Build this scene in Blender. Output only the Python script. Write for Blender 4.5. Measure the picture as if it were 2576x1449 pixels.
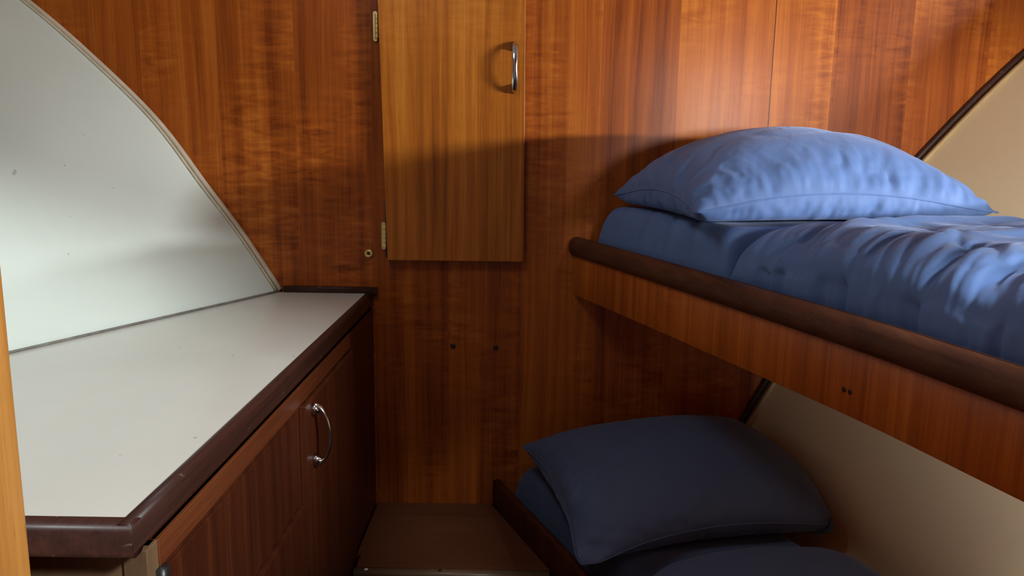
import bpy, bmesh, math, random
import numpy as np
from mathutils import Vector, Matrix, Euler

random.seed(4)
scene = bpy.context.scene
col = scene.collection
for o in list(bpy.data.objects):
    bpy.data.objects.remove(o, do_unlink=True)

# ------------------------------------------------------------------ units
# The cabin is laid out in plan units (step tread at z=.5, eye at z=1.35);
# K turns plan units into metres with the cabin sole near z=0.
S = 7.0 / 6.0
def K(p):
    return Vector((p[0] * S, p[1] * S, (p[2] - 0.5) * S + 0.45))

# ------------------------------------------------------------------ camera
PITCH, ROLL = math.radians(10.3), math.radians(0.9)
f = Vector((0, math.cos(PITCH), -math.sin(PITCH)))
r0 = Vector((1, 0, 0)); u0 = r0.cross(f)
rr = math.cos(ROLL) * r0 + math.sin(ROLL) * u0
uu = -math.sin(ROLL) * r0 + math.cos(ROLL) * u0
cam_d = bpy.data.cameras.new('camera')
cam_d.sensor_fit = 'HORIZONTAL'; cam_d.sensor_width = 36.0
cam_d.lens = 36.0 * 2030.0 / 2576.0
cam_d.clip_start = 0.02
cam = bpy.data.objects.new('camera', cam_d); col.objects.link(cam)
M = Matrix((rr, uu, -f)).transposed().to_4x4()
M.translation = K((0, 0, 1.35))
cam.matrix_world = M
scene.camera = cam

# ------------------------------------------------------------------ colour management, world, lights
scene.view_settings.view_transform = 'Standard'
scene.view_settings.look = 'None'
scene.view_settings.exposure = 0.0
scene.view_settings.gamma = 1.0
scene.view_settings.use_curve_mapping = False
scene.cycles.max_bounces = 8
scene.cycles.diffuse_bounces = 5
scene.cycles.caustics_reflective = False
scene.cycles.caustics_refractive = False

w = bpy.data.worlds.new('daylight'); scene.world = w; w.use_nodes = True
w.node_tree.nodes['Background'].inputs[0].default_value = (0.62, 0.78, 1.0, 1)
w.node_tree.nodes['Background'].inputs[1].default_value = 0.18

def area(name, loc, target, sx, sy, power, color):
    d = bpy.data.lights.new(name, 'AREA'); d.shape = 'RECTANGLE'
    d.size, d.size_y = sx * S, sy * S; d.energy = power; d.color = color
    o = bpy.data.objects.new(name, d); col.objects.link(o)
    o.location = K(loc)
    o.rotation_euler = (K(target) - K(loc)).to_track_quat('-Z', 'Y').to_euler()
    return o
# low daylight from far outside the starboard cabin window (out of frame, right)
area('window_daylight', (4.5, -0.9, 1.62), (0.0, 1.5, 1.32), 2.0, 0.12, 800.0, (0.93, 0.96, 1.0))
# daylight that falls down the companionway behind the camera and comes in under the door lintel
area('companionway_daylight', (1.47, -0.50, 2.45), (-0.75, 1.3, 1.05), 0.40, 0.30, 120.0, (0.90, 0.97, 1.0))
# daylight from the saloon through the small window in the after bulkhead, over the foot of the bunk
area('saloon_daylight', (0.88, -0.30, 1.44), (0.78, 1.7, 1.36), 0.32, 0.20, 44.0, (1.0, 0.95, 0.90))
# daylight through the deck hatch overhead
area('hatch_daylight', (-0.36, 0.95, 2.01), (-0.34, 1.0, 0.5), 0.28, 0.28, 3.2, (0.88, 0.94, 1.0))
# added fill for the lower starboard lining, through a gap made for it
area('lower_hull_fill', (1.02, -0.40, 0.82), (0.80, 1.2, 0.75), 0.22, 0.22, 40.0, (0.95, 0.96, 1.0))

# ------------------------------------------------------------------ materials
def nodes(m):
    m.use_nodes = True
    nt = m.node_tree
    return nt, nt.nodes['Principled BSDF']

def ramp(nt, stops, interp='LINEAR'):
    r = nt.nodes.new('ShaderNodeValToRGB')
    r.color_ramp.interpolation = interp
    els = r.color_ramp.elements
    els[0].position, els[0].color = stops[0][0], (*stops[0][1], 1)
    els[1].position, els[1].color = stops[-1][0], (*stops[-1][1], 1)
    for p, c in stops[1:-1]:
        e = els.new(p); e.color = (*c, 1)
    return r

def noise(nt, vec, scale, detail=4, rough=0.55, dist=0.0):
    n = nt.nodes.new('ShaderNodeTexNoise')
    n.inputs['Scale'].default_value = scale
    n.inputs['Detail'].default_value = detail
    n.inputs['Roughness'].default_value = rough
    n.inputs['Distortion'].default_value = dist
    if vec is not None: nt.links.new(vec, n.inputs['Vector'])
    return n.outputs['Fac']

def mapping(nt, vec, scale=(1, 1, 1), rot=(0, 0, 0), loc=(0, 0, 0)):
    m = nt.nodes.new('ShaderNodeMapping')
    m.inputs['Scale'].default_value = scale
    m.inputs['Rotation'].default_value = rot
    m.inputs['Location'].default_value = loc
    nt.links.new(vec, m.inputs['Vector'])
    return m.outputs['Vector']

def math_n(nt, op, a, b=0.5, clamp=False):
    n = nt.nodes.new('ShaderNodeMath'); n.operation = op; n.use_clamp = clamp
    for i, v in enumerate((a, b)):
        if isinstance(v, (int, float)): n.inputs[i].default_value = v
        else: nt.links.new(v, n.inputs[i])
    return n.outputs[0]

def mix(nt, fac, a, b, mode='MIX'):
    n = nt.nodes.new('ShaderNodeMix'); n.data_type = 'RGBA'; n.blend_type = mode
    for s, v in ((n.inputs[0], fac), (n.inputs[6], a), (n.inputs[7], b)):
        if isinstance(v, (int, float)): s.default_value = v
        elif isinstance(v, tuple): s.default_value = (*v, 1)
        else: nt.links.new(v, s)
    return n.outputs[2]

def smooth01(nt, v, lo, hi):
    n = nt.nodes.new('ShaderNodeMapRange'); n.interpolation_type = 'SMOOTHSTEP'
    n.inputs[1].default_value = lo; n.inputs[2].default_value = hi
    nt.links.new(v, n.inputs[0])
    return n.outputs[0]

def wood(name, dark, mid, light, rot=(0, 0, 0), plank=0.0, plank_off=0.0, figure=0.5, rough=0.32,
         coat=0.35, ribbon=1.0, seam=None, scuff=0.0, spec=0.5):
    """ribbon-striped sapele veneer, grain along local Z after rot"""
    m = bpy.data.materials.new(name); nt, bs = nodes(m)
    tc = nt.nodes.new('ShaderNodeTexCoord')
    v = mapping(nt, tc.outputs['Object'], rot=rot)
    sep = nt.nodes.new('ShaderNodeSeparateXYZ'); nt.links.new(v, sep.inputs[0])
    if plank:
        idx = math_n(nt, 'FLOOR', math_n(nt, 'DIVIDE', math_n(nt, 'SUBTRACT', sep.outputs[0], plank_off), plank))
        wn = nt.nodes.new('ShaderNodeTexWhiteNoise'); wn.noise_dimensions = '1D'
        nt.links.new(idx, wn.inputs['W'])
        off = nt.nodes.new('ShaderNodeVectorMath'); off.operation = 'SCALE'
        nt.links.new(wn.outputs['Color'], off.inputs[0]); off.inputs['Scale'].default_value = 7.0
        addv = nt.nodes.new('ShaderNodeVectorMath'); addv.operation = 'ADD'
        nt.links.new(v, addv.inputs[0]); nt.links.new(off.outputs[0], addv.inputs[1])
        v2 = addv.outputs[0]
    else:
        v2 = v
    warp = noise(nt, mapping(nt, v2, (3, 3, 1.2)), 1.0, 2)
    wv = nt.nodes.new('ShaderNodeCombineXYZ'); nt.links.new(math_n(nt, 'MULTIPLY', warp, 0.03), wv.inputs[0])
    av = nt.nodes.new('ShaderNodeVectorMath'); av.operation = 'ADD'
    nt.links.new(v2, av.inputs[0]); nt.links.new(wv.outputs[0], av.inputs[1])
    g = av.outputs[0]
    broad = noise(nt, mapping(nt, g, (38, 38, 0.9)), 1.0, 3, 0.6)
    fine = noise(nt, mapping(nt, g, (190, 190, 3.0)), 1.0, 4, 0.7)
    pores = noise(nt, mapping(nt, g, (520, 520, 22)), 1.0, 2, 0.6)
    fid = noise(nt, mapping(nt, v2, (14, 14, 62), rot=(0, 0.22, 0)), 1.0, 2, 0.5, 0.6)
    blot = noise(nt, mapping(nt, v2, (3.2, 3.2, 2.2), loc=(2, 1, 4)), 1.0, 3)
    fmask = smooth01(nt, blot, 0.42, 0.64)
    fid = math_n(nt, 'MULTIPLY', math_n(nt, 'SUBTRACT', fid, 0.5), math_n(nt, 'MULTIPLY', fmask, figure))
    t = math_n(nt, 'ADD', math_n(nt, 'MULTIPLY', math_n(nt, 'SUBTRACT', broad, 0.5), 1.05 * ribbon),
               math_n(nt, 'MULTIPLY', math_n(nt, 'SUBTRACT', fine, 0.5), 0.55 * ribbon))
    t = math_n(nt, 'ADD', t, fid)
    t = math_n(nt, 'ADD', t, math_n(nt, 'MULTIPLY', math_n(nt, 'SUBTRACT', blot, 0.5), 0.5))
    if plank:
        t = math_n(nt, 'ADD', t, math_n(nt, 'MULTIPLY', math_n(nt, 'SUBTRACT', wn.outputs['Value'], 0.5), 0.30))
    t = math_n(nt, 'ADD', t, 0.5, True)
    r = ramp(nt, [(0.12, dark), (0.5, mid), (0.88, light)]); nt.links.new(t, r.inputs[0])
    c = r.outputs[0]
    pm = smooth01(nt, pores, 0.60, 0.72)
    c = mix(nt, math_n(nt, 'MULTIPLY', pm, 0.30), c, tuple(x * 0.45 for x in dark))
    if seam is not None:
        d = math_n(nt, 'ABSOLUTE', math_n(nt, 'SUBTRACT', sep.outputs[0], seam))
        line = math_n(nt, 'LESS_THAN', d, 0.0011)
        c = mix(nt, line, c, tuple(x * 0.25 for x in dark))
    if scuff:
        sc = noise(nt, mapping(nt, tc.outputs['Object'], (26, 26, 60)), 1.0, 3, 0.7)
        c = mix(nt, math_n(nt, 'MULTIPLY', smooth01(nt, sc, 0.66, 0.76), scuff), c, (0.30, 0.20, 0.15))
    nt.links.new(c, bs.inputs['Base Color'])
    rg = math_n(nt, 'ADD', math_n(nt, 'MULTIPLY', fine, 0.12), rough - 0.06)
    nt.links.new(rg, bs.inputs['Roughness'])
    bs.inputs['Specular IOR Level'].default_value = spec
    bs.inputs['Coat Weight'].default_value = coat
    bs.inputs['Coat Roughness'].default_value = 0.22
    bp = nt.nodes.new('ShaderNodeBump'); bp.inputs['Strength'].default_value = 0.05
    bp.inputs['Distance'].default_value = 0.002
    nt.links.new(fine, bp.inputs['Height']); nt.links.new(bp.outputs[0], bs.inputs['Normal'])
    return m

def plain(name, colr, rough=0.5, metal=0.0, var=0.06, scale=6.0, spec=0.5, coat=0.0, bump=0.0, bscale=300,
          speck=0.0, stretch=(1, 1, 1)):
    m = bpy.data.materials.new(name); nt, bs = nodes(m)
    tc = nt.nodes.new('ShaderNodeTexCoord')
    n = noise(nt, mapping(nt, tc.outputs['Object'], stretch), scale, 5, 0.6)
    r = ramp(nt, [(0.25, tuple(x * (1 - var * 1.6) for x in colr)), (0.75, tuple(min(1, x * (1 + var)) for x in colr))])
    nt.links.new(n, r.inputs[0]); c = r.outputs[0]
    if speck:
        s = noise(nt, tc.outputs['Object'], 45, 2, 0.4)
        c = mix(nt, math_n(nt, 'MULTIPLY', smooth01(nt, s, 0.76, 0.80), speck), c, tuple(x * 0.35 for x in colr))
    nt.links.new(c, bs.inputs['Base Color'])
    bs.inputs['Roughness'].default_value = rough
    bs.inputs['Metallic'].default_value = metal
    bs.inputs['Specular IOR Level'].default_value = spec
    bs.inputs['Coat Weight'].default_value = coat
    if bump:
        b = noise(nt, tc.outputs['Object'], bscale, 3)
        bp = nt.nodes.new('ShaderNodeBump'); bp.inputs['Strength'].default_value = bump
        bp.inputs['Distance'].default_value = 0.001
        nt.links.new(b, bp.inputs['Height']); nt.links.new(bp.outputs[0], bs.inputs['Normal'])
    return m

def cloth_mat(name, colr):
    m = bpy.data.materials.new(name); nt, bs = nodes(m)
    tc = nt.nodes.new('ShaderNodeTexCoord')
    n = noise(nt, tc.outputs['Object'], 5.0, 3)
    r = ramp(nt, [(0.3, tuple(x * 0.93 for x in colr)), (0.7, tuple(x * 1.05 for x in colr))])
    nt.links.new(n, r.inputs[0]); nt.links.new(r.outputs[0], bs.inputs['Base Color'])
    bs.inputs['Roughness'].default_value = 0.62
    bs.inputs['Specular IOR Level'].default_value = 0.25
    bs.inputs['Sheen Weight'].default_value = 0.25
    bs.inputs['Sheen Roughness'].default_value = 0.45
    bs.inputs['Sheen Tint'].default_value = (0.55, 0.68, 1.0, 1)
    # soft puckers and the weave
    wr = noise(nt, mapping(nt, tc.outputs['Object'], (30, 30, 12)), 1.0, 3, 0.55, 0.8)
    wv = noise(nt, tc.outputs['Object'], 900, 2)
    b1 = nt.nodes.new('ShaderNodeBump'); b1.inputs['Strength'].default_value = 0.22; b1.inputs['Distance'].default_value = 0.006
    nt.links.new(wr, b1.inputs['Height'])
    b2 = nt.nodes.new('ShaderNodeBump'); b2.inputs['Strength'].default_value = 0.12; b2.inputs['Distance'].default_value = 0.0006
    nt.links.new(wv, b2.inputs['Height']); nt.links.new(b1.outputs[0], b2.inputs['Normal'])
    nt.links.new(b2.outputs[0], bs.inputs['Normal'])
    return m

SAP = ((0.17, 0.032, 0.004), (0.36, 0.085, 0.009), (0.54, 0.16, 0.020))
PI = math.pi
MAT = {
    'bulkhead': wood('sapele bulkhead veneer', *SAP, plank=0.166 * S, plank_off=0.02 * S, figure=1.1, rough=0.38, coat=0.03, spec=0.22, seam=0.554 * S),
    'door': wood('sapele door veneer', (0.21, 0.050, 0.005), (0.41, 0.118, 0.010), (0.58, 0.20, 0.022), figure=0.45, rough=0.36, coat=0.04, spec=0.25, ribbon=1.35),
    'fascia': wood('sapele fascia veneer', (0.19, 0.036, 0.005), (0.40, 0.092, 0.010), (0.58, 0.165, 0.02), figure=0.4, rough=0.42, coat=0.05, spec=0.3),
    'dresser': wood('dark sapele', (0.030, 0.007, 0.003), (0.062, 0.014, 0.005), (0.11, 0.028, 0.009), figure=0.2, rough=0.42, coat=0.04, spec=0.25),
    'rail_red': wood('red sapele rail', (0.07, 0.016, 0.006), (0.13, 0.033, 0.010), (0.18, 0.05, 0.015), rot=(PI / 2, 0, 0), figure=0.1, rough=0.4, coat=0.2),
    'dark': wood('dark stained mahogany', (0.022, 0.008, 0.006), (0.042, 0.015, 0.010), (0.072, 0.026, 0.016), rot=(PI / 2, 0, 0), figure=0.1, rough=0.45, coat=0.04, spec=0.3, scuff=0.45),
    'handrail': wood('worn mahogany rail', (0.035, 0.012, 0.007), (0.085, 0.029, 0.014), (0.14, 0.052, 0.024), rot=(PI / 2, 0, 0), figure=0.1, rough=0.5, coat=0.02, spec=0.25, scuff=0.12),
    'pine': wood('oiled teak jamb', (0.35, 0.13, 0.025), (0.52, 0.22, 0.045), (0.66, 0.32, 0.08), figure=0.1, rough=0.45, coat=0.2),
    'tread': wood('worn step tread', (0.060, 0.019, 0.009), (0.105, 0.034, 0.014), (0.15, 0.052, 0.022), rot=(0, PI / 2, 0), figure=0.1, rough=0.55, coat=0.0, spec=0.2, ribbon=0.6),
    'hull': plain('cream vinyl hull lining', (0.67, 0.74, 0.66), rough=0.30, var=0.035, scale=3.0, spec=0.5, speck=0.5, bump=0.06, bscale=700, coat=0.15),
    'hull_warm_bounce': plain('vinyl hull lining warm bounce tint', (0.78, 0.66, 0.42), rough=0.38, var=0.03, scale=3.0, spec=0.4, bump=0.06, bscale=700),  # cream lining with the bulkhead's warm bounced light put into its colour
    'laminate': plain('cream plastic laminate', (0.64, 0.63, 0.56), rough=0.20, var=0.03, scale=4.0, spec=0.5, speck=0.6),
    'bead': plain('cream edge bead', (0.60, 0.52, 0.38), rough=0.45, var=0.12, scale=20),
    'bead_tan': plain('tan edge bead', (0.50, 0.36, 0.17), rough=0.45, var=0.12, scale=20),
    'caulk': plain('grey sealant', (0.20, 0.19, 0.16), rough=0.6, var=0.3, scale=30),
    'brass': plain('aged brass', (0.78, 0.62, 0.26), rough=0.42, metal=1.0, var=0.2, scale=60),
    'chrome': plain('worn chrome', (0.72, 0.72, 0.70), rough=0.16, metal=1.0, var=0.12, scale=70),
    'black': plain('black plastic', (0.012, 0.011, 0.011), rough=0.4),
    'screw': plain('dark screw head', (0.06, 0.03, 0.02), rough=0.4, metal=0.5),
    'ply': plain('bare plywood end', (0.17, 0.095, 0.045), rough=0.55, var=0.25, scale=3, stretch=(6, 6, 1)),
    'nosing': plain('worn step nosing', (0.17, 0.10, 0.055), rough=0.35, var=0.25, scale=12),
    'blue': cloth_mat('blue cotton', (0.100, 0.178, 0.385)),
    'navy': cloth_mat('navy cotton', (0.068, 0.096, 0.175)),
    'ceiling': plain('white headliner', (0.70, 0.70, 0.66), rough=0.7),
    'sole': plain('brown cabin sole', (0.08, 0.035, 0.018), rough=0.5, var=0.2),
    'white': plain('white paint', (0.75, 0.74, 0.70), rough=0.5),
}

# ------------------------------------------------------------------ builders
def thing(name, label, cat, base, group=None):
    o = bpy.data.objects.new(name, None); col.objects.link(o)
    o.empty_display_size = 0.05
    o.location = K(base)
    o['label'] = label; o['category'] = cat
    if group: o['group'] = group
    return o

def world_loc(o):
    v = Vector((0, 0, 0))
    while o is not None:
        v += o.location; o = o.parent
    return v

def link(name, verts, faces, mat, parent=None, smooth=False, bevel=0.0, segs=2, sub=0, base=None, auto=None):
    """verts in plan units"""
    origin = world_loc(parent) if parent else (K(base) if base else Vector((0, 0, 0)))
    me = bpy.data.meshes.new(name)
    me.from_pydata([K(v) - origin for v in verts], [], faces)
    bm = bmesh.new(); bm.from_mesh(me)
    bmesh.ops.remove_doubles(bm, verts=bm.verts, dist=1e-6)
    bmesh.ops.recalc_face_normals(bm, faces=bm.faces)
    bm.to_mesh(me); bm.free()
    if smooth:
        for p in me.polygons: p.use_smooth = True
    me.materials.append(MAT[mat])
    o = bpy.data.objects.new(name, me); col.objects.link(o)
    if parent: o.parent = parent
    elif base: o.location = origin
    if bevel:
        b = o.modifiers.new('edge', 'BEVEL'); b.width = bevel * S; b.segments = segs
        b.limit_method = 'ANGLE'; b.angle_limit = math.radians(40)
        for p in me.polygons: p.use_smooth = True
        wn = o.modifiers.new('normals', 'WEIGHTED_NORMAL'); wn.keep_sharp = True
    if sub:
        s = o.modifiers.new('soft', 'SUBSURF'); s.levels = sub; s.render_levels = sub
    return o

def structure(o):
    o['kind'] = 'structure'; return o

BOXF = [(0, 1, 2, 3), (7, 6, 5, 4), (0, 4, 5, 1), (1, 5, 6, 2), (2, 6, 7, 3), (3, 7, 4, 0)]
def boxv(x0, x1, y0, y1, z0, z1):
    return [(x0, y0, z0), (x1, y0, z0), (x1, y1, z0), (x0, y1, z0), (x0, y0, z1), (x1, y0, z1), (x1, y1, z1), (x0, y1, z1)]
def box(name, b, mat, parent=None, bevel=0.0, **k):
    return link(name, boxv(*b), BOXF, mat, parent, bevel=bevel, **k)
def multi(boxes):
    V, F = [], []
    for b in boxes:
        n = len(V); V += boxv(*b); F += [tuple(i + n for i in q) for q in BOXF]
    return V, F
def prism(poly, z0, z1):
    n = len(poly)
    V = [(x, y, z0) for x, y in poly] + [(x, y, z1) for x, y in poly]
    F = [tuple(range(n)), tuple(range(2 * n - 1, n - 1, -1))] + [(i, (i + 1) % n, n + (i + 1) % n, n + i) for i in range(n)]
    return V, F

def sweep(path, prof, up=(0, 0, 1), cap=True):
    """sweep a closed profile [(side, up)] along a 3D path"""
    P = [Vector(p) for p in path]; V, F = [], []; n = len(prof)
    for i, p in enumerate(P):
        t = (P[min(i + 1, len(P) - 1)] - P[max(i - 1, 0)]).normalized()
        s = t.cross(Vector(up)).normalized(); u = s.cross(t).normalized()
        V += [tuple(p + s * a + u * b) for a, b in prof]
    for i in range(len(P) - 1):
        for j in range(n):
            F.append((i * n + j, i * n + (j + 1) % n, (i + 1) * n + (j + 1) % n, (i + 1) * n + j))
    if cap:
        F.append(tuple(range(n))); F.append(tuple((len(P) - 1) * n + j for j in range(n)))
    return V, F

def rounded(wd, h, r, n=5, ox=0, oy=0):
    """rounded rectangle profile"""
    out = []
    for cx, cy, a0 in ((wd / 2 - r, h / 2 - r, 0), (-wd / 2 + r, h / 2 - r, 90), (-wd / 2 + r, -h / 2 + r, 180), (wd / 2 - r, -h / 2 + r, 270)):
        for k in range(n + 1):
            a = math.radians(a0 + 90 * k / n)
            out.append((cx + r * math.cos(a) + ox, cy + r * math.sin(a) + oy))
    return out

def catmull(pts, n):
    P = [Vector(p) for p in pts]; P = [2 * P[0] - P[1]] + P + [2 * P[-1] - P[-2]]
    out = []
    for i in range(1, len(P) - 2):
        for k in range(n):
            t = k / n
            a, b, c, d = P[i - 1], P[i], P[i + 1], P[i + 2]
            out.append(0.5 * ((2 * b) + (-a + c) * t + (2 * a - 5 * b + 4 * c - d) * t * t + (-a + 3 * b - 3 * c + d) * t ** 3))
    out.append(P[-2])
    return out

def disc(center, axis, r, depth, n=20, hole=0.0):
    """turned disc with an optional hole, axis pointing out of the surface"""
    a = Vector(axis).normalized(); s = a.orthogonal().normalized(); u = a.cross(s); c = Vector(center)
    prof = [(r, 0), (r, depth * 0.6), (r * 0.88, depth)]
    prof += [(hole + (r - hole) * 0.25, depth), (hole, depth * 0.7), (hole, 0.0)] if hole else [(r * 0.4, depth * 1.05), (0.0001, depth * 1.05)]
    V, F = [], []; m = len(prof)
    for k in range(n):
        th = 2 * PI * k / n; d = s * math.cos(th) + u * math.sin(th)
        V += [tuple(c + d * rad + a * h) for rad, h in prof]
    for k in range(n):
        k2 = (k + 1) % n
        for j in range(m - 1):
            F.append((k * m + j, k2 * m + j, k2 * m + j + 1, k * m + j + 1))
    return V, F

# ------------------------------------------------------------------ the setting
D = 1.8
HR = [(0.10, 0.22), (0.60, 0.485), (0.715, 0.545), (0.822, 0.598), (1.0, 0.695), (1.2, 0.80), (1.326, 0.889), (1.552, 1.093), (1.75, 1.33), (1.98, 1.66)]
HL = [(1.0085, -0.527), (1.03, -0.5395), (1.148, -0.614), (1.24, -0.681), (1.377, -0.778), (1.501, -0.899), (1.63, -1.046), (1.80, -1.28), (1.98, -1.58)]
def curve_at(tab, z):
    zs = [a for a, b in tab]; xs = [b for a, b in tab]
    return float(np.interp(z, zs, xs))
RS, LS = 0.42, 0.48
def hull_r(y, z): return curve_at(HRS, z) + RS * (D - y)
def hull_l(y, z): return curve_at(HLS, z) - LS * (D - y)
HRS = [(p[0], p[1]) for p in catmull([(a, b, 0) for a, b in HR], 5)]
HLS = [(p[0], p[1]) for p in catmull([(a, b, 0) for a, b in HL], 6)]

structure(box('wall_front', (-1.75, 1.85, D, D + 0.02, 0.08, 2.0), 'bulkhead'))

def hull(name, tab, fn, mat, sgn, ys, opening=None):
    """lining with real thickness; the opening is the cabin window"""
    V, F = [], []; nz = len(tab)
    for k in (0, 1):
        for y in ys:
            for z, _ in tab:
                V.append((fn(y, z) + sgn * 0.02 * k, y, z))
    ny = len(ys); L = ny * nz
    keep = set()
    for i in range(ny - 1):
        for j in range(nz - 1):
            ym, zm = (ys[i] + ys[i + 1]) / 2, (tab[j][0] + tab[j + 1][0]) / 2
            if opening and any(a < ym < b and c < zm < d for a, b, c, d in opening): continue
            keep.add((i, j))
    for i, j in keep:
        a = i * nz + j
        q = (a, a + 1, a + nz + 1, a + nz)
        F.append(q); F.append(tuple(L + t for t in reversed(q)))
        for (di, dj, e) in ((-1, 0, (a, a + 1)), (1, 0, (a + nz, a + nz + 1)), (0, -1, (a, a + nz)), (0, 1, (a + 1, a + nz + 1))):
            if (i + di, j + dj) not in keep:
                F.append((e[0], e[1], L + e[1], L + e[0]))
    return structure(link(name, V, F, mat, smooth=False))
ys = [0.6, 0.72, 0.85, 1.0, 1.17, 1.36, 1.5, 1.65, D]
o = hull('wall_right', HRS, hull_r, 'hull_warm_bounce', 1, ys, [(0.72, 1.36, 1.26, 1.84)])
o2 = hull('wall_left', HLS, hull_l, 'hull', -1, ys)
for q in (o, o2):
    for p in q.data.polygons: p.use_smooth = True
    q.data.set_sharp_from_angle(angle=math.radians(40)) if hasattr(q.data, 'set_sharp_from_angle') else None

# frame of the cabin window (out of the picture, but they light the cabin)
for k_, (ya, yb, za, zb) in enumerate(((0.72, 1.36, 1.26, 1.84),)):
    fpath = [(hull_r(y, z) - 0.004, y, z) for y, z in ((ya, za), (yb, za), (yb, zb), (ya, zb), (ya, za))]
    V, F = [], []
    for a, b in zip(fpath[:-1], fpath[1:]):
        v, q = sweep([a, b], rounded(0.03, 0.02, 0.006, 3), up=(-0.8, 0, 0.6)); n = len(V)
        V += v; F += [tuple(i + n for i in t) for t in q]
    structure(link('window_%d' % (k_ + 1), V, F, 'chrome', smooth=True))

V, F = multi([(-1.75, -0.56, 0.58, D + 0.02, 1.98, 2.0), (-0.16, 1.85, 0.58, D + 0.02, 1.98, 2.0), (-0.56, -0.16, 0.58, 0.75, 1.98, 2.0), (-0.56, -0.16, 1.15, D + 0.02, 1.98, 2.0)])
structure(link('ceiling', V, F, 'ceiling'))
structure(box('floor', (-0.9, 1.68, -1.6, D, 0.094, 0.114), 'sole'))
# after bulkhead with the doorway the camera looks through
V, F = multi([(-1.75, -0.425, 0.575, 0.60, 0.08, 2.0), (0.50, 0.62, 0.575, 0.60, 0.08, 2.0), (0.62, 0.87, 0.575, 0.60, 0.08, 1.26), (0.87, 1.06, 0.575, 0.60, 0.08, 0.50), (0.87, 1.06, 0.575, 0.60, 0.98, 1.26), (0.62, 1.06, 0.575, 0.60, 1.52, 2.0), (1.06, 1.9, 0.575, 0.60, 0.08, 2.0), (-0.425, 0.50, 0.575, 0.60, 1.75, 2.0)])  # low gap by the lower bunk is added to let the fill through
structure(link('wall_back', V, F, 'bulkhead'))
structure(box('trim_1', (-0.445, -0.392, 0.56, 0.612, 0.114, 1.75), 'pine', bevel=0.003))
structure(box('trim_2', (0.455, 0.51, 0.56, 0.612, 0.114, 1.75), 'pine', bevel=0.003))
# passage behind the camera, open to daylight aft
structure(box('light_baffle', (0.53, 0.55, -1.0, 0.575, 0.114, 1.53), 'bulkhead'))  # added unseen screen, stops the saloon lamps shining through the doorway
structure(box('wall_passage_left', (-0.92, -0.90, -1.6, 0.575, 0.094, 2.0), 'bulkhead'))
structure(box('wall_passage_right', (1.68, 1.70, -1.6, 0.575, 0.094, 2.0), 'bulkhead'))
V, F = multi([(-0.92, 1.7, 0.35, 0.575, 1.98, 2.0), (-0.92, 0.40, -1.6, 0.35, 1.98, 2.0), (0.40, 1.7, -1.6, -0.80, 1.98, 2.0)])
structure(link('ceiling_passage', V, F, 'ceiling'))

# beads where the linings meet the bulkhead
def bead_path(fn, zs, dy, inset): return [(fn(D, z) + inset, D - dy, z) for z in zs]
zl = list(np.linspace(1.012, 1.95, 40))
zr_ = list(np.linspace(0.62, 1.95, 50))
V, F = sweep(bead_path(hull_l, zl, 0.006, 0.004), rounded(0.010, 0.013, 0.004, 3), up=(0, 1, 0))
V2, F2 = sweep([(hull_l(D - 0.014, z) + 0.0035, D - 0.0145, z) for z in zl], rounded(0.006, 0.006, 0.0028, 3), up=(0, 1, 0))
structure(link('trim_3', V + V2, F + [tuple(i + len(V) for i in q) for q in F2], 'bead', smooth=True))
V, F = sweep(bead_path(hull_r, zr_, 0.006, -0.006), rounded(0.013, 0.014, 0.005, 3), up=(0, 1, 0))
structure(link('trim_4', V, F, 'dark', smooth=True))
V, F = sweep([(hull_r(D - 0.022, z) - 0.003, D - 0.022, z) for z in zr_], rounded(0.010, 0.014, 0.004, 3), up=(0, 1, 0))
structure(link('trim_5', V, F, 'bead_tan', smooth=True))

# ------------------------------------------------------------------ pull handles
def pull_mesh(length, out, width, n=26):
    """bow pull: local z along its length, -y out of the door; broad strap flaring into its feet"""
    V, F = [], []; m = 12
    pts = []
    for k in range(n + 1):
        t = k / n
        z = 0.5 * length * math.cos(PI * t)
        d = out * math.sin(PI * t) ** 0.85
        pts.append((-d - 0.001, z))
    for k, (y, z) in enumerate(pts):
        a = pts[max(k - 1, 0)]; b = pts[min(k + 1, n)]
        tv = Vector((0, b[0] - a[0], b[1] - a[1])).normalized()
        nv = Vector((0, tv.z, -tv.y))
        e = abs(2 * k / n - 1)
        wd = width * (0.80 + 0.22 * math.sin(PI * min(1, e * 1.15))) * (1.0 if e < 0.9 else 1.0 - 2.2 * (e - 0.9))
        th = width * (0.19 + 0.24 * e ** 2)
        for j in range(m):
            an = 2 * PI * j / m
            p = Vector((math.cos(an) * wd / 2, 0, 0)) + nv * (math.sin(an) * th)
            V.append((p.x, y + p.y, z + p.z))
    for k in range(n):
        for j in range(m):
            F.append((k * m + j, k * m + (j + 1) % m, (k + 1) * m + (j + 1) % m, (k + 1) * m + j))
    F += [tuple(range(m)), tuple(n * m + j for j in range(m))]
    for sg in (1, -1):                                        # feet, wedge shaped
        k = len(V); hw = width * 0.50; z1, z0 = sg * length * 0.51, sg * length * 0.33
        V += [(-hw, 0.0015, z0), (hw, 0.0015, z0), (hw, 0.0015, z1), (-hw, 0.0015, z1),
              (-hw * .9, -0.012, z0 + sg * 0.007), (hw * .9, -0.012, z0 + sg * 0.007), (hw * .85, -0.008, z1), (-hw * .85, -0.008, z1)]
        F += [tuple(i + k for i in q) for q in BOXF]
    return V, F

def place(V, origin, xdir, ydir):
    X, Y, O = Vector(xdir), Vector(ydir), Vector(origin)
    return [tuple(O + X * v[0] + Y * v[1] + Vector((0, 0, v[2]))) for v in V]

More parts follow.
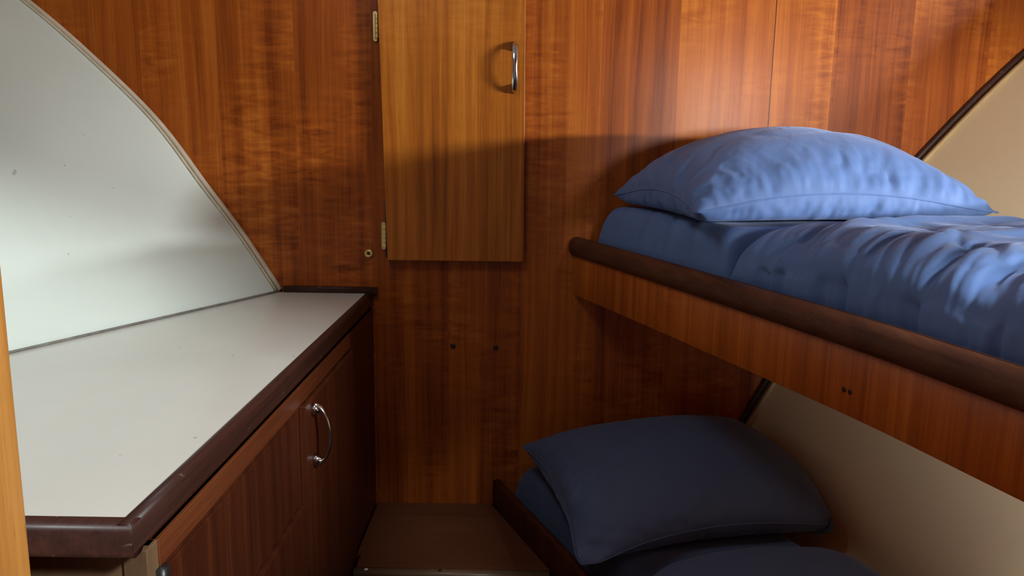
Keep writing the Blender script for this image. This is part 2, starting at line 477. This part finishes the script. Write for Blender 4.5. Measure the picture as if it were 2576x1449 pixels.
# ------------------------------------------------------------------ wall cupboard
cup = thing('wall_cupboard', 'tall narrow orange-brown veneered cupboard door hinged on the wooden bulkhead', 'cupboard', (-0.13, D, 1.085))
dv = [(-0.278, 1.085), (0.025, 1.086), (0.0185, 1.72), (-0.295, 1.72)]
V = [(x, D - 0.022, z) for x, z in dv] + [(x, D - 0.004, z) for x, z in dv]
F = [(0, 1, 2, 3), (7, 6, 5, 4), (0, 4, 5, 1), (1, 5, 6, 2), (2, 6, 7, 3), (3, 7, 4, 0)]
door = link('door', V, F, 'door', cup, bevel=0.0015)
box('frame', (-0.285, 0.018, D - 0.004, D + 0.001, 1.09, 1.72), 'dark', cup)
hV, hF = pull_mesh(0.098, 0.027, 0.0125)
hd = link('handle', place(hV, (-0.0015, D - 0.022, 1.5045), (1, 0, 0), (0, 1, 0)), hF, 'chrome', door, smooth=True)
hd['label'] = 'chrome bow handle'
for hx, hz in ((-0.3005, 1.587), (-0.2885, 1.138)):
    V, F = [], []
    leaf = rounded(0.0095, 0.062, 0.0045, 4)
    n = len(leaf)
    V = [(hx + a, D - 0.0075, hz + b) for a, b in leaf] + [(hx + a, D + 0.001, hz + b) for a, b in leaf]
    F = [tuple(range(n)), tuple(range(2 * n - 1, n - 1, -1))] + [(i, (i + 1) % n, n + (i + 1) % n, n + i) for i in range(n)]
    for q in range(5):                                        # knuckles of the barrel
        z0 = hz - 0.024 + q * 0.0098
        ring = [(hx + 0.0040 + 0.0042 * math.cos(2 * PI * j / 10), D - 0.0105 + 0.0042 * math.sin(2 * PI * j / 10)) for j in range(10)]
        k = len(V); v, fz = prism(ring, z0, z0 + 0.0088); V += v; F += [tuple(i + k for i in t) for t in fz]
    h = link('hinge', V, F, 'brass', cup, smooth=False); h['label'] = 'brass hinge'

# small fittings on the bulkhead
V, F = disc((-0.323, D, 1.097), (0, -1, 0), 0.0098, 0.006, 24, 0.0034)
V2, F2 = disc((-0.323, D, 1.097), (0, -1, 0), 0.0036, 0.002, 12)
g = thing('wall_grommet', 'small round brass ring on the bulkhead below the lower cupboard hinge', 'ring', (-0.323, D, 1.097))
link('ring', V, F, 'brass', g, smooth=True); link('core', V2, F2, 'screw', g, smooth=True)
for x, z, lab in ((-0.133, 0.886, 'small dark screw head in the lower bulkhead, nearer the counter'),
                  (-0.035, 0.883, 'small dark screw head in the lower bulkhead, nearer the bunks')):
    V, F = disc((x, D, z), (0, -1, 0), 0.0062, 0.0025, 16, 0.0016)
    s = link('screw', V, F, 'screw', smooth=True, base=(x, D, z))
    s['label'] = lab; s['category'] = 'screw'; s['group'] = 'screws in the lower bulkhead'

# ------------------------------------------------------------------ dresser and counter
def fx(y): return -0.318 - 0.0172 * (D - y)      # front face line of the dresser
FD = Vector((0.0172, 1, 0)).normalized()         # along the face, towards the bulkhead
FN = Vector((1, -0.0172, 0)).normalized()        # out of the face
def face_box(y0, y1, z0, z1, d0, d1):
    """board lying on the dresser face, between depths d0 and d1 out of the face"""
    V = []
    for z in (z0, z1):
        for y, d in ((y0, d0), (y0, d1), (y1, d1), (y1, d0)):
            V.append((fx(y) + d, y, z))
    return V
CT = 1.007
ctr = thing('countertop', 'cream laminate countertop with dark wooden edging along the left hull side', 'countertop', (-0.55, 1.2, 0.965))
hl = lambda y: hull_l(y, CT)
link('laminate', *prism([(-0.347, 0.684), (-0.328, 1.790), (hl(1.79) - 0.02, 1.790), (hl(0.686) - 0.02, 0.686)], 0.975, CT), 'laminate', ctr)
# edging: bullnose along the front, the near end and a lip along the bulkhead
ex = lambda y: -0.3145 - 0.0172 * (D - y)
pr = rounded(0.016, 0.034, 0.007, 5, -0.008, -0.017)
V, F = sweep([(ex(y), y, CT + 0.004) for y in np.linspace(0.6665, 1.797, 9)], pr)
e1 = link('edging', V, F, 'dark', ctr, smooth=True)
V, F = sweep([(hl(0.664) + 0.03, 0.664, CT + 0.003), (ex(0.664) - 0.0005, 0.664, CT + 0.003)], rounded(0.022, 0.034, 0.007, 5, -0.011, -0.017))
e2 = link('edging', V, F, 'dark', ctr, smooth=True)
V, F = sweep([(-0.515, 1.7935, CT + 0.004), (-0.305, 1.7935, CT + 0.004)], rounded(0.012, 0.020, 0.004, 4))
e3 = link('edging', V, F, 'dark', ctr, smooth=True)
V, F = sweep([(hl(y) + 0.0045, y, CT + 0.0022) for y in np.linspace(0.69, 1.79, 24)], rounded(0.005, 0.0045, 0.002, 3))
sl = link('sealant', V, F, 'caulk', ctr, smooth=True); sl['label'] = 'dirty grey sealant line'

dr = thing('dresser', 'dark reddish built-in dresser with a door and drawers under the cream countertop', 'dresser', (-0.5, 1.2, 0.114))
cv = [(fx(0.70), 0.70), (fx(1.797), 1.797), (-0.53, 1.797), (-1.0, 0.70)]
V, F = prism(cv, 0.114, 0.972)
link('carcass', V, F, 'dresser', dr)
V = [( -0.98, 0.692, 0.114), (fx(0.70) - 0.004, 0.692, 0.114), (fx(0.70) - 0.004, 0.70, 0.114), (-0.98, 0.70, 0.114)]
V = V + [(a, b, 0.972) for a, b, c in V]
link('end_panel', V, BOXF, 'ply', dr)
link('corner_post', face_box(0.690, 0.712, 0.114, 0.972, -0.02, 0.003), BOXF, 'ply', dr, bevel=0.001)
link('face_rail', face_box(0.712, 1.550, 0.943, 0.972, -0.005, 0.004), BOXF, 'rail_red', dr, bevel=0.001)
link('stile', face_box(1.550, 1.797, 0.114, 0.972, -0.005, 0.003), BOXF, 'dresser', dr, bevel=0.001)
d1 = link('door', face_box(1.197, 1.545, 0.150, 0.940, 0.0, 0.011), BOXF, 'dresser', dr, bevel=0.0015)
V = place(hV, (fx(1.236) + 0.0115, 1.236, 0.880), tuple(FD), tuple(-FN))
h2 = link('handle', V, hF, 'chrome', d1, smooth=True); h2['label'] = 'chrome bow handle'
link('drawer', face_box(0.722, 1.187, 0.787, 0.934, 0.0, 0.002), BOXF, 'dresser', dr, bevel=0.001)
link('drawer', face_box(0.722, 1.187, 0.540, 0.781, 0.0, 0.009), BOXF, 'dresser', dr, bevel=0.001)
V, F = sweep([(fx(0.712) + 0.005, 0.712, 0.944), (fx(0.712) + 0.005, 0.712, 0.918)], rounded(0.014, 0.016, 0.006, 4), up=(0, 1, 0))
lt = link('latch', V, F, 'black', dr, smooth=True); lt['label'] = 'black rubber latch'

# ------------------------------------------------------------------ step between the bunks
def lowx(y): return float(np.interp(y, [0.62, 1.122, 1.484, 1.8], [0.405, 0.235, 0.098, -0.037]))
st = thing('cabin_step', 'brown worn wooden step platform on the floor between dresser and lower bunk', 'step', (-0.1, 1.65, 0.114))
V, F = prism([(fx(1.50) + 0.017, 1.50), (lowx(1.50) - 0.006, 1.50), (lowx(1.798) - 0.006, 1.798), (fx(1.798) + 0.008, 1.798), (fx(1.552) + 0.008, 1.552), (fx(1.552) + 0.017, 1.552)], 0.482, 0.5)
link('tread', V, F, 'tread', st)
V, F = sweep([(fx(1.49) + 0.016, 1.488, 0.492), (lowx(1.49) - 0.012, 1.488, 0.492)], rounded(0.022, 0.022, 0.008, 4))
link('nosing', V, F, 'nosing', st, smooth=True)
link('riser', boxv(fx(1.50) + 0.016, lowx(1.5) - 0.012, 1.50, 1.512, 0.114, 0.482), BOXF, 'dresser', st)
for x, mt in ((-0.283, 'white'), (-0.135, 'black')):
    V, F = disc((x, 1.487, 0.5025), (0, 0, 1), 0.004, 0.0015, 12)
    link('screw', V, F, mt, st, smooth=True)

# ------------------------------------------------------------------ bunks
def upx(y): return float(np.interp(y, [0.62, 0.741, 0.95, 1.122, 1.45, 1.8], [0.524, 0.488, 0.432, 0.372, 0.255, 0.125]))
def smooth_line(fn, z, y0, y1, n=30):
    yy = np.linspace(y0, y1, n + 1)
    # light smoothing of the plan curve
    return [((fn(y - 0.06) + fn(y) * 2 + fn(min(y + 0.06, 1.86))) / 4 if y < 1.7 else fn(y), y, z) for y in yy]
ub = thing('upper_bunk', 'upper wooden bunk with a rounded dark rail and orange-brown side board', 'bunk', (0.7, 1.2, 1.011))
V, F = sweep([(x + 0.017, y, 1.12) for x, y, z in smooth_line(upx, 0, 0.616, 1.799)], rounded(0.036, 0.044, 0.019, 6))
link('rail', V, F, 'handrail', ub, smooth=True)
V, F = sweep([(x + 0.022, y, 1.0555) for x, y, z in smooth_line(upx, 0, 0.616, 1.799)], rounded(0.020, 0.089, 0.003, 2))
fa = link('side_board', V, F, 'fascia', ub, smooth=False)
for p in fa.data.polygons: p.use_smooth = True
fa.data.set_sharp_from_angle(angle=math.radians(35))
def bunk_base(inner, z0, z1, y0=0.616, y1=1.798, n=12, side=0.004):
    yy = np.linspace(y0, y1, n + 1)
    L = [(inner(y), y) for y in yy]; R = [(hull_r(y, z0) - side, y) for y in yy]
    return prism(L + R[::-1], z0, z1)
V, F = bunk_base(lambda y: upx(y) + 0.032, 1.030, 1.048)
link('base_board', V, F, 'fascia', ub)
# two plugged screws in the side board
def on_board(y): return upx(y) + 0.0115
bn = Vector((-1, -0.33, 0)).normalized()
for y in (0.995, 0.985):
    V, F = disc((on_board(y) - 0.0005, y, 1.044), tuple(bn), 0.0036, 0.0010, 12)
    link('screw', V, F, 'screw', ub, smooth=True)

lb = thing('lower_bunk', 'lower wooden bunk with a dark low side board beside the step', 'bunk', (0.5, 1.2, 0.40))
V, F = sweep([(lowx(y) + 0.008, y, 0.46) for y in np.linspace(0.616, 1.799, 30)], rounded(0.020, 0.205, 0.008, 4))
link('side_board', V, F, 'dresser', lb, smooth=True)
V, F = bunk_base(lambda y: lowx(y) + 0.018, 0.455, 0.475)
link('base_board', V, F, 'fascia', lb)

# ------------------------------------------------------------------ bedding
def fbm(x, y, seed, oct=3):
    rng = np.random.RandomState(seed); out = np.zeros_like(x); a = 1.0
    for o_ in range(oct):
        for _ in range(5):
            th = rng.uniform(0, 2 * PI); k = (1.0 + rng.uniform(-.3, .3)) * 2 ** o_
            out += a * np.sin(k * (np.cos(th) * x + np.sin(th) * y) + rng.uniform(0, 2 * PI))
        a *= 0.5
    return out / 6.0

def slab(name, inner, outer, ztop, zbot, y0, y1, mat, parent=None, base=None, ny=90, nx=60, rad=0.045, radv=None, disp=None, y0f=None, y1f=None):
    """soft slab lofted between two plan curves, rounded all round; disp lifts the top"""
    prof = []                                                # (t across, h 0..1 height, top weight)
    k = 8
    for i in range(k): prof.append((0.0, i / k * 0.62, 0.0))
    ts = np.linspace(0, 1, nx)
    V, F = [], []
    H = ztop - zbot
    yy = np.linspace(0, 1, ny)
    rows = []
    m = k * 2 + nx
    for v in yy:
        row = []
        # end rounding
        for idx in range(m):
            if idx < k:        u, side, q = 0.0, -1, idx / k
            elif idx < k + nx: u, side, q = ts[idx - k], 0, 1.0
            else:              u, side, q = 1.0, 1, 1 - (idx - k - nx + 1) / k
            ya = y0f(u) if y0f else y0
            yb = y1f(u) if y1f else y1
            y = ya + (yb - ya) * v
            a, b = inner(y), outer(y)
            wdt = b - a
            du = min(u, 1 - u) * wdt; dv_ = min(v, 1 - v) * abs(yb - ya)
            def rnd(d, r_=rad):
                d = min(d / r_, 1.0); return math.sqrt(max(0.0, 1 - (1 - d) ** 2))
            hcap = 1 - (1 - rnd(du)) * 0.55 - (1 - rnd(dv_, radv or rad)) * 0.55
            if side == 0: z = zbot + H * max(0.0, hcap); x = a + wdt * u
            else:
                hedge = max(0.0, 1 - 0.55 - (1 - rnd(dv_, radv or rad)) * 0.55)
                z = zbot + H * hedge * q
                bul = 0.003 * math.sin(PI * min(1, q * 0.9))
                x = (a - bul) if side < 0 else (b + bul)
            row.append([x, y, z, 1.0 if side == 0 else q * 0.5])
        rows.append(row)
    A = np.array(rows)
    if disp is not None:
        A = disp(A)
    V = [tuple(p[:3]) for r in A for p in r]
    for i in range(ny - 1):
        for j in range(m - 1):
            F.append((i * m + j, i * m + j + 1, (i + 1) * m + j + 1, (i + 1) * m + j))
        F.append((i * m + m - 1, i * m, (i + 1) * m, (i + 1) * m + m - 1))
    F.append(tuple(range(m))); F.append(tuple((ny - 1) * m + j for j in range(m)))
    return link(name, V, F, mat, parent, smooth=True, sub=1, base=base)

def ridge(X, Y, pts, width, height, taper=True):
    """soft fold running along a polyline in plan"""
    out = np.zeros_like(X); best = np.full_like(X, 1e9); tt = np.zeros_like(X)
    n = len(pts) - 1
    for i in range(n):
        ax, ay = pts[i]; bx, by = pts[i + 1]
        dx, dy = bx - ax, by - ay; L2 = dx * dx + dy * dy
        t = np.clip(((X - ax) * dx + (Y - ay) * dy) / L2, 0, 1)
        d = np.hypot(X - ax - t * dx, Y - ay - t * dy)
        m_ = d < best
        best = np.where(m_, d, best); tt = np.where(m_, (i + t) / n, tt)
    g_ = np.exp(-(best / width) ** 2)
    if taper: g_ = g_ * np.clip(np.sin(PI * np.clip(tt, 0, 1)) * 1.6, 0, 1)
    return height * g_

def vnoise(x, y, seed):
    """smooth value noise, -1..1"""
    rng = np.random.RandomState(seed); T = rng.uniform(-1, 1, (64, 64))
    xi, yi = np.floor(x).astype(int), np.floor(y).astype(int)
    u, v = x - xi, y - yi
    u = u * u * u * (u * (u * 6 - 15) + 10); v = v * v * v * (v * (v * 6 - 15) + 10)
    g = lambda a, b: T[a % 64, b % 64]
    return (g(xi, yi) * (1 - u) + g(xi + 1, yi) * u) * (1 - v) + (g(xi, yi + 1) * (1 - u) + g(xi + 1, yi + 1) * u) * v

def folds(x, y, seed, across, along):
    """creased cloth folds: sharp valleys between soft rolls; runs along x, repeats in y"""
    wx = x + 0.5 * along * vnoise(x / along, y / along, seed + 1)
    wy = y + 0.6 * across * vnoise(x / (along * 0.7), y / (across * 3), seed + 2)
    n1 = vnoise(wx / along, wy / across, seed)
    n2 = vnoise(wx / along * 1.7, wy / across * 2.1, seed + 3)
    r = 1 - np.abs(n1) ** 0.75 * 1.6
    return -(np.clip(r, 0, 1) ** 2.2) * 0.9 + 0.35 * n2 + 0.5 * np.abs(n1)

UPX = np.vectorize(upx)
head = lambda x: np.interp(x, [0.30, 0.42, 0.60, 0.9, 1.1], [1.300, 1.32, 1.375, 1.43, 1.45])   # head edge of the duvet
def mattress_disp(A):
    X, Y, Z, W = A[..., 0], A[..., 1], A[..., 2], A[..., 3]
    Z += W * 0.003 * fbm(X * 22, Y * 22, 3)
    # pull creases of the sheet near the corner
    for pts in (((0.17, 1.72), (0.26, 1.70)), ((0.20, 1.62), (0.30, 1.60)), ((0.235, 1.50), (0.32, 1.53)), ((0.27, 1.42), (0.36, 1.47))):
        Z -= W * ridge(X, Y, pts, 0.008, 0.006); Z += W * ridge(X, Y, [(a + 0.004, b - 0.018) for a, b in pts], 0.012, 0.006)
    # pressed down under the duvet
    k = np.clip((head(X) + 0.018 - Y) / 0.016, 0, 1)
    zb = 1.050
    A[..., 2] = np.where(k > 0, zb + (Z - zb) * (1 - 0.78 * k), Z)
    return A
slab('mattress', lambda y: upx(y) + 0.047, lambda y: hull_r(y, 1.05) - 0.010, 1.214, 1.050, 0.70, 1.786, 'blue', base=(0.7, 1.2, 1.05), disp=mattress_disp, rad=0.04, ny=110)
o = bpy.data.objects['mattress']; o['label'] = 'blue sheeted mattress lying on the upper bunk'; o['category'] = 'mattress'

def duvet_disp(A):
    X, Y, Z, W = A[..., 0], A[..., 1], A[..., 2], A[..., 3]
    e = X - UPX(Y) - 0.035                                            # distance from the rail
    hd_ = np.clip((head(X) - Y) / 0.10, 0, 1)
    edge = np.exp(-(e / 0.16) ** 2)
    Z += W * 0.007 * fbm(X * 8, Y * 8, 11)
    # folds fan from the rail up across the bed
    q = Y - 0.55 * np.clip(e, 0, 0.16) - 0.12 * e
    fo = folds(e, q, 21, 0.060, 0.22)
    f2 = folds(e, q * 1.0 + 0.3, 37, 0.026, 0.10)
    Z += W * hd_ * (0.011 * fo * (0.35 + 0.65 * edge) + 0.0035 * f2)
    fe = folds(e * 0.6, q, 71, 0.030, 0.30)
    Z += W * hd_ * 0.008 * fe * np.exp(-(np.clip(e, 0, 9) / 0.085) ** 2) * np.clip(e / 0.012, 0, 1)
    sidew = (W < 0.999) & (e < 0.1)
    A[..., 0] += sidew * hd_ * (0.012 * np.clip(-vnoise(q / 0.032, q * 0, 5) * 0.6 - 0.5 * vnoise(q / 0.013, q * 0, 6), -0.25, 1) )
    for pts, wd, h in (
        (((0.42, 1.17), (0.55, 1.24), (0.66, 1.28), (0.90, 1.33)), 0.014, 0.010),
        (((0.47, 0.98), (0.58, 1.05), (0.70, 1.08), (0.95, 1.12)), 0.013, 0.011),
        (((0.36, 1.22), (0.44, 1.20), (0.52, 1.26)), 0.008, -0.010),
        (((0.41, 1.05), (0.47, 1.05), (0.56, 1.12)), 0.008, -0.012),
        (((0.45, 0.93), (0.52, 0.95), (0.60, 1.02)), 0.008, -0.012),
        (((0.47, 0.86), (0.56, 0.90), (0.70, 0.93)), 0.011, -0.010),
        (((0.50, 0.80), (0.62, 0.83), (0.80, 0.84)), 0.011, -0.010)):
        Z += W * ridge(X, Y, pts, wd, h)
    return A
slab('duvet', lambda y: upx(y) + 0.048, lambda y: hull_r(y, 1.11) - 0.012, 1.236, 1.118, 0.63, 1.5, 'blue', base=(0.7, 1.1, 1.1),
     rad=0.13, radv=0.05, disp=duvet_disp, nx=150, ny=190, y0f=lambda u: 0.635, y1f=lambda u: float(head(0.335 + 0.58 * u)))
o = bpy.data.objects['duvet']; o['label'] = 'rumpled bright blue duvet on the upper bunk beside the pillow'; o['category'] = 'duvet'

low_out = lambda y: float(np.interp(y, [0.62, 1.182, 1.317, 1.8], [0.86, 0.640, 0.585, 0.40]))
def low_disp(A):
    X, Y, Z, W = A[..., 0], A[..., 1], A[..., 2], A[..., 3]
    Z += W * 0.004 * fbm(X * 16, Y * 16, 33)
    k = np.clip((1.352 - Y) / 0.02, 0, 1)
    A[..., 2] = np.where(k > 0, 0.478 + (Z - 0.478) * (1 - 0.45 * k), Z)
    return A
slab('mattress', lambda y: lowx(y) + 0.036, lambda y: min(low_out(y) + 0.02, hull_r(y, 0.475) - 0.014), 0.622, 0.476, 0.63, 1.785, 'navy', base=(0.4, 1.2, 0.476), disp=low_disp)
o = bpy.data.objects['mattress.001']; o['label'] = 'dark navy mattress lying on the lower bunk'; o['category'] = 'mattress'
def low_duvet(A):
    X, Y, Z, W = A[..., 0], A[..., 1], A[..., 2], A[..., 3]
    Z += W * 0.008 * fbm(X * 8, Y * 8, 41)
    return A
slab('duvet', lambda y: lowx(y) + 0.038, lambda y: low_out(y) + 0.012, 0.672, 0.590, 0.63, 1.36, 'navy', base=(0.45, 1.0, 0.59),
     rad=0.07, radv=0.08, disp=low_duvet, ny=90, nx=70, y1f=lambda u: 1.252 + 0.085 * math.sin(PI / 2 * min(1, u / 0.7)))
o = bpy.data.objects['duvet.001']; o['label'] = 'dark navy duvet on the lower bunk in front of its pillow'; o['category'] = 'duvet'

# ------------------------------------------------------------------ pillows: a stuffed cloth bag settled by a small cloth solver
def pillow(wl, hl_, corner, ang, zb, planes, press, steps=380, nx=76, ny=60, seed=1, tilt=(0, 0), thick=0.17, sag=(0, 0, 0, 0), crease=1.0):
    rng = np.random.RandomState(seed)
    c, s = math.cos(ang), math.sin(ang)
    idx = {}; P = []
    def add(i, j, side):
        edge = i in (0, nx - 1) or j in (0, ny - 1)
        key = (i, j, 0 if edge else side)
        if key not in idx:
            u, v = i / (nx - 1), j / (ny - 1)
            x, y = u * wl, v * hl_
            z = zb + 0.04 + tilt[0] * u + tilt[1] * v + (0 if edge else side * 0.012) + rng.uniform(-.002, .002)
            idx[key] = len(P); P.append((corner[0] + c * x - s * y, corner[1] + s * x + c * y, z))
        return idx[key]
    G = {sd: np.array([[add(i, j, sd) for j in range(ny)] for i in range(nx)]) for sd in (1, -1)}
    E = set(); faces = []
    for sd, g_ in G.items():
        for i in range(nx):
            for j in range(ny):
                for di, dj in ((1, 0), (0, 1), (1, 1), (1, -1)):
                    a, b = i + di, j + dj
                    if 0 <= a < nx and 0 <= b < ny:
                        E.add((min(g_[i, j], g_[a, b]), max(g_[i, j], g_[a, b]), 0 if di * dj == 0 else 1))
                for di, dj in ((2, 0), (0, 2)):
                    a, b = i + di, j + dj
                    if a < nx and b < ny: E.add((min(g_[i, j], g_[a, b]), max(g_[i, j], g_[a, b]), 2))
        for i in range(nx - 1):
            for j in range(ny - 1):
                q = (g_[i, j], g_[i + 1, j], g_[i + 1, j + 1], g_[i, j + 1])
                faces.append(q if sd == 1 else q[::-1])
    E = sorted(E); P = np.array(P)
    ea = np.array([e[0] for e in E]); eb = np.array([e[1] for e in E]); et = np.array([e[2] for e in E])
    flat = P.copy()
    flat[:, 2] = 0
    R = np.linalg.norm(flat[ea] - flat[eb], axis=1)
    stiff = np.where(et == 0, 0.9, np.where(et == 1, 0.30, 0.045))
    bnd = np.zeros(len(P), bool)
    for g_ in (G[1],):
        bnd[g_[0]] = bnd[g_[-1]] = True; bnd[g_[:, 0]] = bnd[g_[:, -1]] = True
    R = np.where((et == 0) & bnd[ea] & bnd[eb], R * 0.90, R)          # the seam gathers the cloth
    n = len(P)
    cnt = np.bincount(ea, stiff, n) + np.bincount(eb, stiff, n)
    Fq = np.array(faces)
    UV = np.zeros((len(P), 2))
    for (i, j, sd), k in idx.items(): UV[k] = (i / (nx - 1), j / (ny - 1))
    ui, vj = UV[:, 0] * wl, UV[:, 1] * hl_
    seam_d = np.minimum(np.minimum(ui, wl - ui), np.minimum(vj, hl_ - vj))
    droop = sag[0] * np.exp(-(np.hypot(ui, vj) / 0.07) ** 2) + sag[1] * np.exp(-(np.hypot(ui, hl_ - vj) / 0.07) ** 2) \
        + sag[2] * np.exp(-(np.hypot(wl - ui, vj) / 0.07) ** 2) + sag[3] * np.exp(-((vj / 0.03) ** 2 + (seam_d / 0.03) ** 2))
    vel = np.zeros_like(P); dt = 1.0
    for it in range(steps):
        d1_ = P[Fq[:, 2]] - P[Fq[:, 0]]; d2_ = P[Fq[:, 3]] - P[Fq[:, 1]]
        fn_ = np.cross(d1_, d2_) * 0.5
        nrm = np.zeros_like(P)
        for k in range(4):
            for a in range(3): nrm[:, a] += np.bincount(Fq[:, k], fn_[:, a], n)
        vol = np.sum(P[Fq].mean(1) * fn_) / 3.0
        target = wl * hl_ * thick * 0.52
        pr_ = press * max(0.0, min(1.0, (target - vol) / target * 6))
        vel = vel * 0.93 + nrm * pr_
        vel[:, 2] -= 0.000035 + droop
        P = P + np.clip(vel, -0.006, 0.006)
        old = P.copy()
        for _ in range(14):
            dlt = P[eb] - P[ea]; L = np.linalg.norm(dlt, axis=1) + 1e-9
            cmp_ = np.where((et == 2) & (L > R), 0.0, 1.0)
            co = (dlt * ((L - R) / L * 0.5 * stiff * cmp_)[:, None])
            acc = np.zeros_like(P)
            for a in range(3): acc[:, a] = np.bincount(ea, co[:, a], n) - np.bincount(eb, co[:, a], n)
            P = P + acc / (cnt[:, None] * 0.5) * 0.95
            for (px, nx_) in planes:
                dd = (P - px) @ nx_
                P = P - np.minimum(dd, 0)[:, None] * nx_
        vel += (P - old) * 0.6
    # puckers running in from the seams and a few long pull creases
    d1_ = P[Fq[:, 2]] - P[Fq[:, 0]]; d2_ = P[Fq[:, 3]] - P[Fq[:, 1]]
    fn_ = np.cross(d1_, d2_); nrm = np.zeros_like(P)
    for k in range(4):
        for a in range(3): nrm[:, a] += np.bincount(Fq[:, k], fn_[:, a], n)
    nrm /= np.linalg.norm(nrm, axis=1)[:, None] + 1e-12
    side = np.zeros(n)
    for (i, j, sd), k in idx.items(): side[k] = sd
    long_ = np.minimum(vj, hl_ - vj) < np.minimum(ui, wl - ui)
    run = np.where(long_, ui, vj + 3.0)
    ph = seam_d * 0.35 * np.sin(run * 9 + side)
    pk = folds(seam_d + side * 0.7, run + ph, seed * 7 + 3, 0.030, 0.11) + 0.6 * folds(seam_d + side * 0.4, run + ph + 0.5, seed * 7 + 9, 0.015, 0.06)
    env = np.exp(-(seam_d / 0.085) ** 2) * np.clip(seam_d / 0.018, 0, 1)
    lg = folds(ui * 0.8 + vj * 0.6, vj * 0.9 - ui * 0.35, seed * 7 + 15, 0.075, 0.22) * np.clip(seam_d / 0.05, 0, 1)
    out = 0.0048 * pk * env + 0.0022 * lg
    low = np.clip((P[:, 2] - zb) / 0.012, 0, 1)
    P = P + nrm * (out * crease * low)[:, None]
    for (px, nx_) in planes:
        dd = (P - px) @ nx_
        P = P - np.minimum(dd, 0)[:, None] * nx_
    loop = list(G[1][:, 0]) + list(G[1][-1, 1:]) + list(G[1][-2::-1, -1]) + list(G[1][0, -2:0:-1])
    return P, faces, P[loop]

def seam_tube(loop, r=0.0016, m=6):
    n_ = len(loop); V, F = [], []
    for i in range(n_):
        t = Vector(loop[(i + 1) % n_]) - Vector(loop[i - 1]); t.normalize()
        s_ = t.cross(Vector((0, 0, 1))).normalized(); u_ = s_.cross(t)
        V += [tuple(Vector(loop[i]) + s_ * (r * math.cos(2 * PI * j / m)) + u_ * (r * math.sin(2 * PI * j / m))) for j in range(m)]
    for i in range(n_):
        for j in range(m):
            F.append((i * m + j, i * m + (j + 1) % m, ((i + 1) % n_) * m + (j + 1) % m, ((i + 1) % n_) * m + j))
    return V, F

def unit(v):
    v = np.array(v, float); return v / np.linalg.norm(v)
hn = unit((-1, -RS, 0.55))
zt = 1.222
P1, F1, L1 = pillow(0.575, 0.46, (0.300, 1.325), math.radians(12), zt,
                [(np.array((0, 0, zt)), np.array((0, 0, 1.0))), (np.array((0, 1.792, 0)), np.array((0, -1.0, 0))),
                 (np.array((hull_r(1.6, 1.22), 1.6, 1.22)), hn)], press=1.1, seed=2, thick=0.182, crease=1.6, sag=(0.000045, 0.00008, 0.00005, 0.00002))
o = link('pillow', [tuple(p) for p in P1], F1, 'blue', smooth=True, sub=2, base=(0.6, 1.6, zt))
link('piping', *seam_tube(L1), 'blue', o, smooth=True)
o['label'] = 'plump blue pillow on the upper bunk against the bulkhead'; o['category'] = 'pillow'
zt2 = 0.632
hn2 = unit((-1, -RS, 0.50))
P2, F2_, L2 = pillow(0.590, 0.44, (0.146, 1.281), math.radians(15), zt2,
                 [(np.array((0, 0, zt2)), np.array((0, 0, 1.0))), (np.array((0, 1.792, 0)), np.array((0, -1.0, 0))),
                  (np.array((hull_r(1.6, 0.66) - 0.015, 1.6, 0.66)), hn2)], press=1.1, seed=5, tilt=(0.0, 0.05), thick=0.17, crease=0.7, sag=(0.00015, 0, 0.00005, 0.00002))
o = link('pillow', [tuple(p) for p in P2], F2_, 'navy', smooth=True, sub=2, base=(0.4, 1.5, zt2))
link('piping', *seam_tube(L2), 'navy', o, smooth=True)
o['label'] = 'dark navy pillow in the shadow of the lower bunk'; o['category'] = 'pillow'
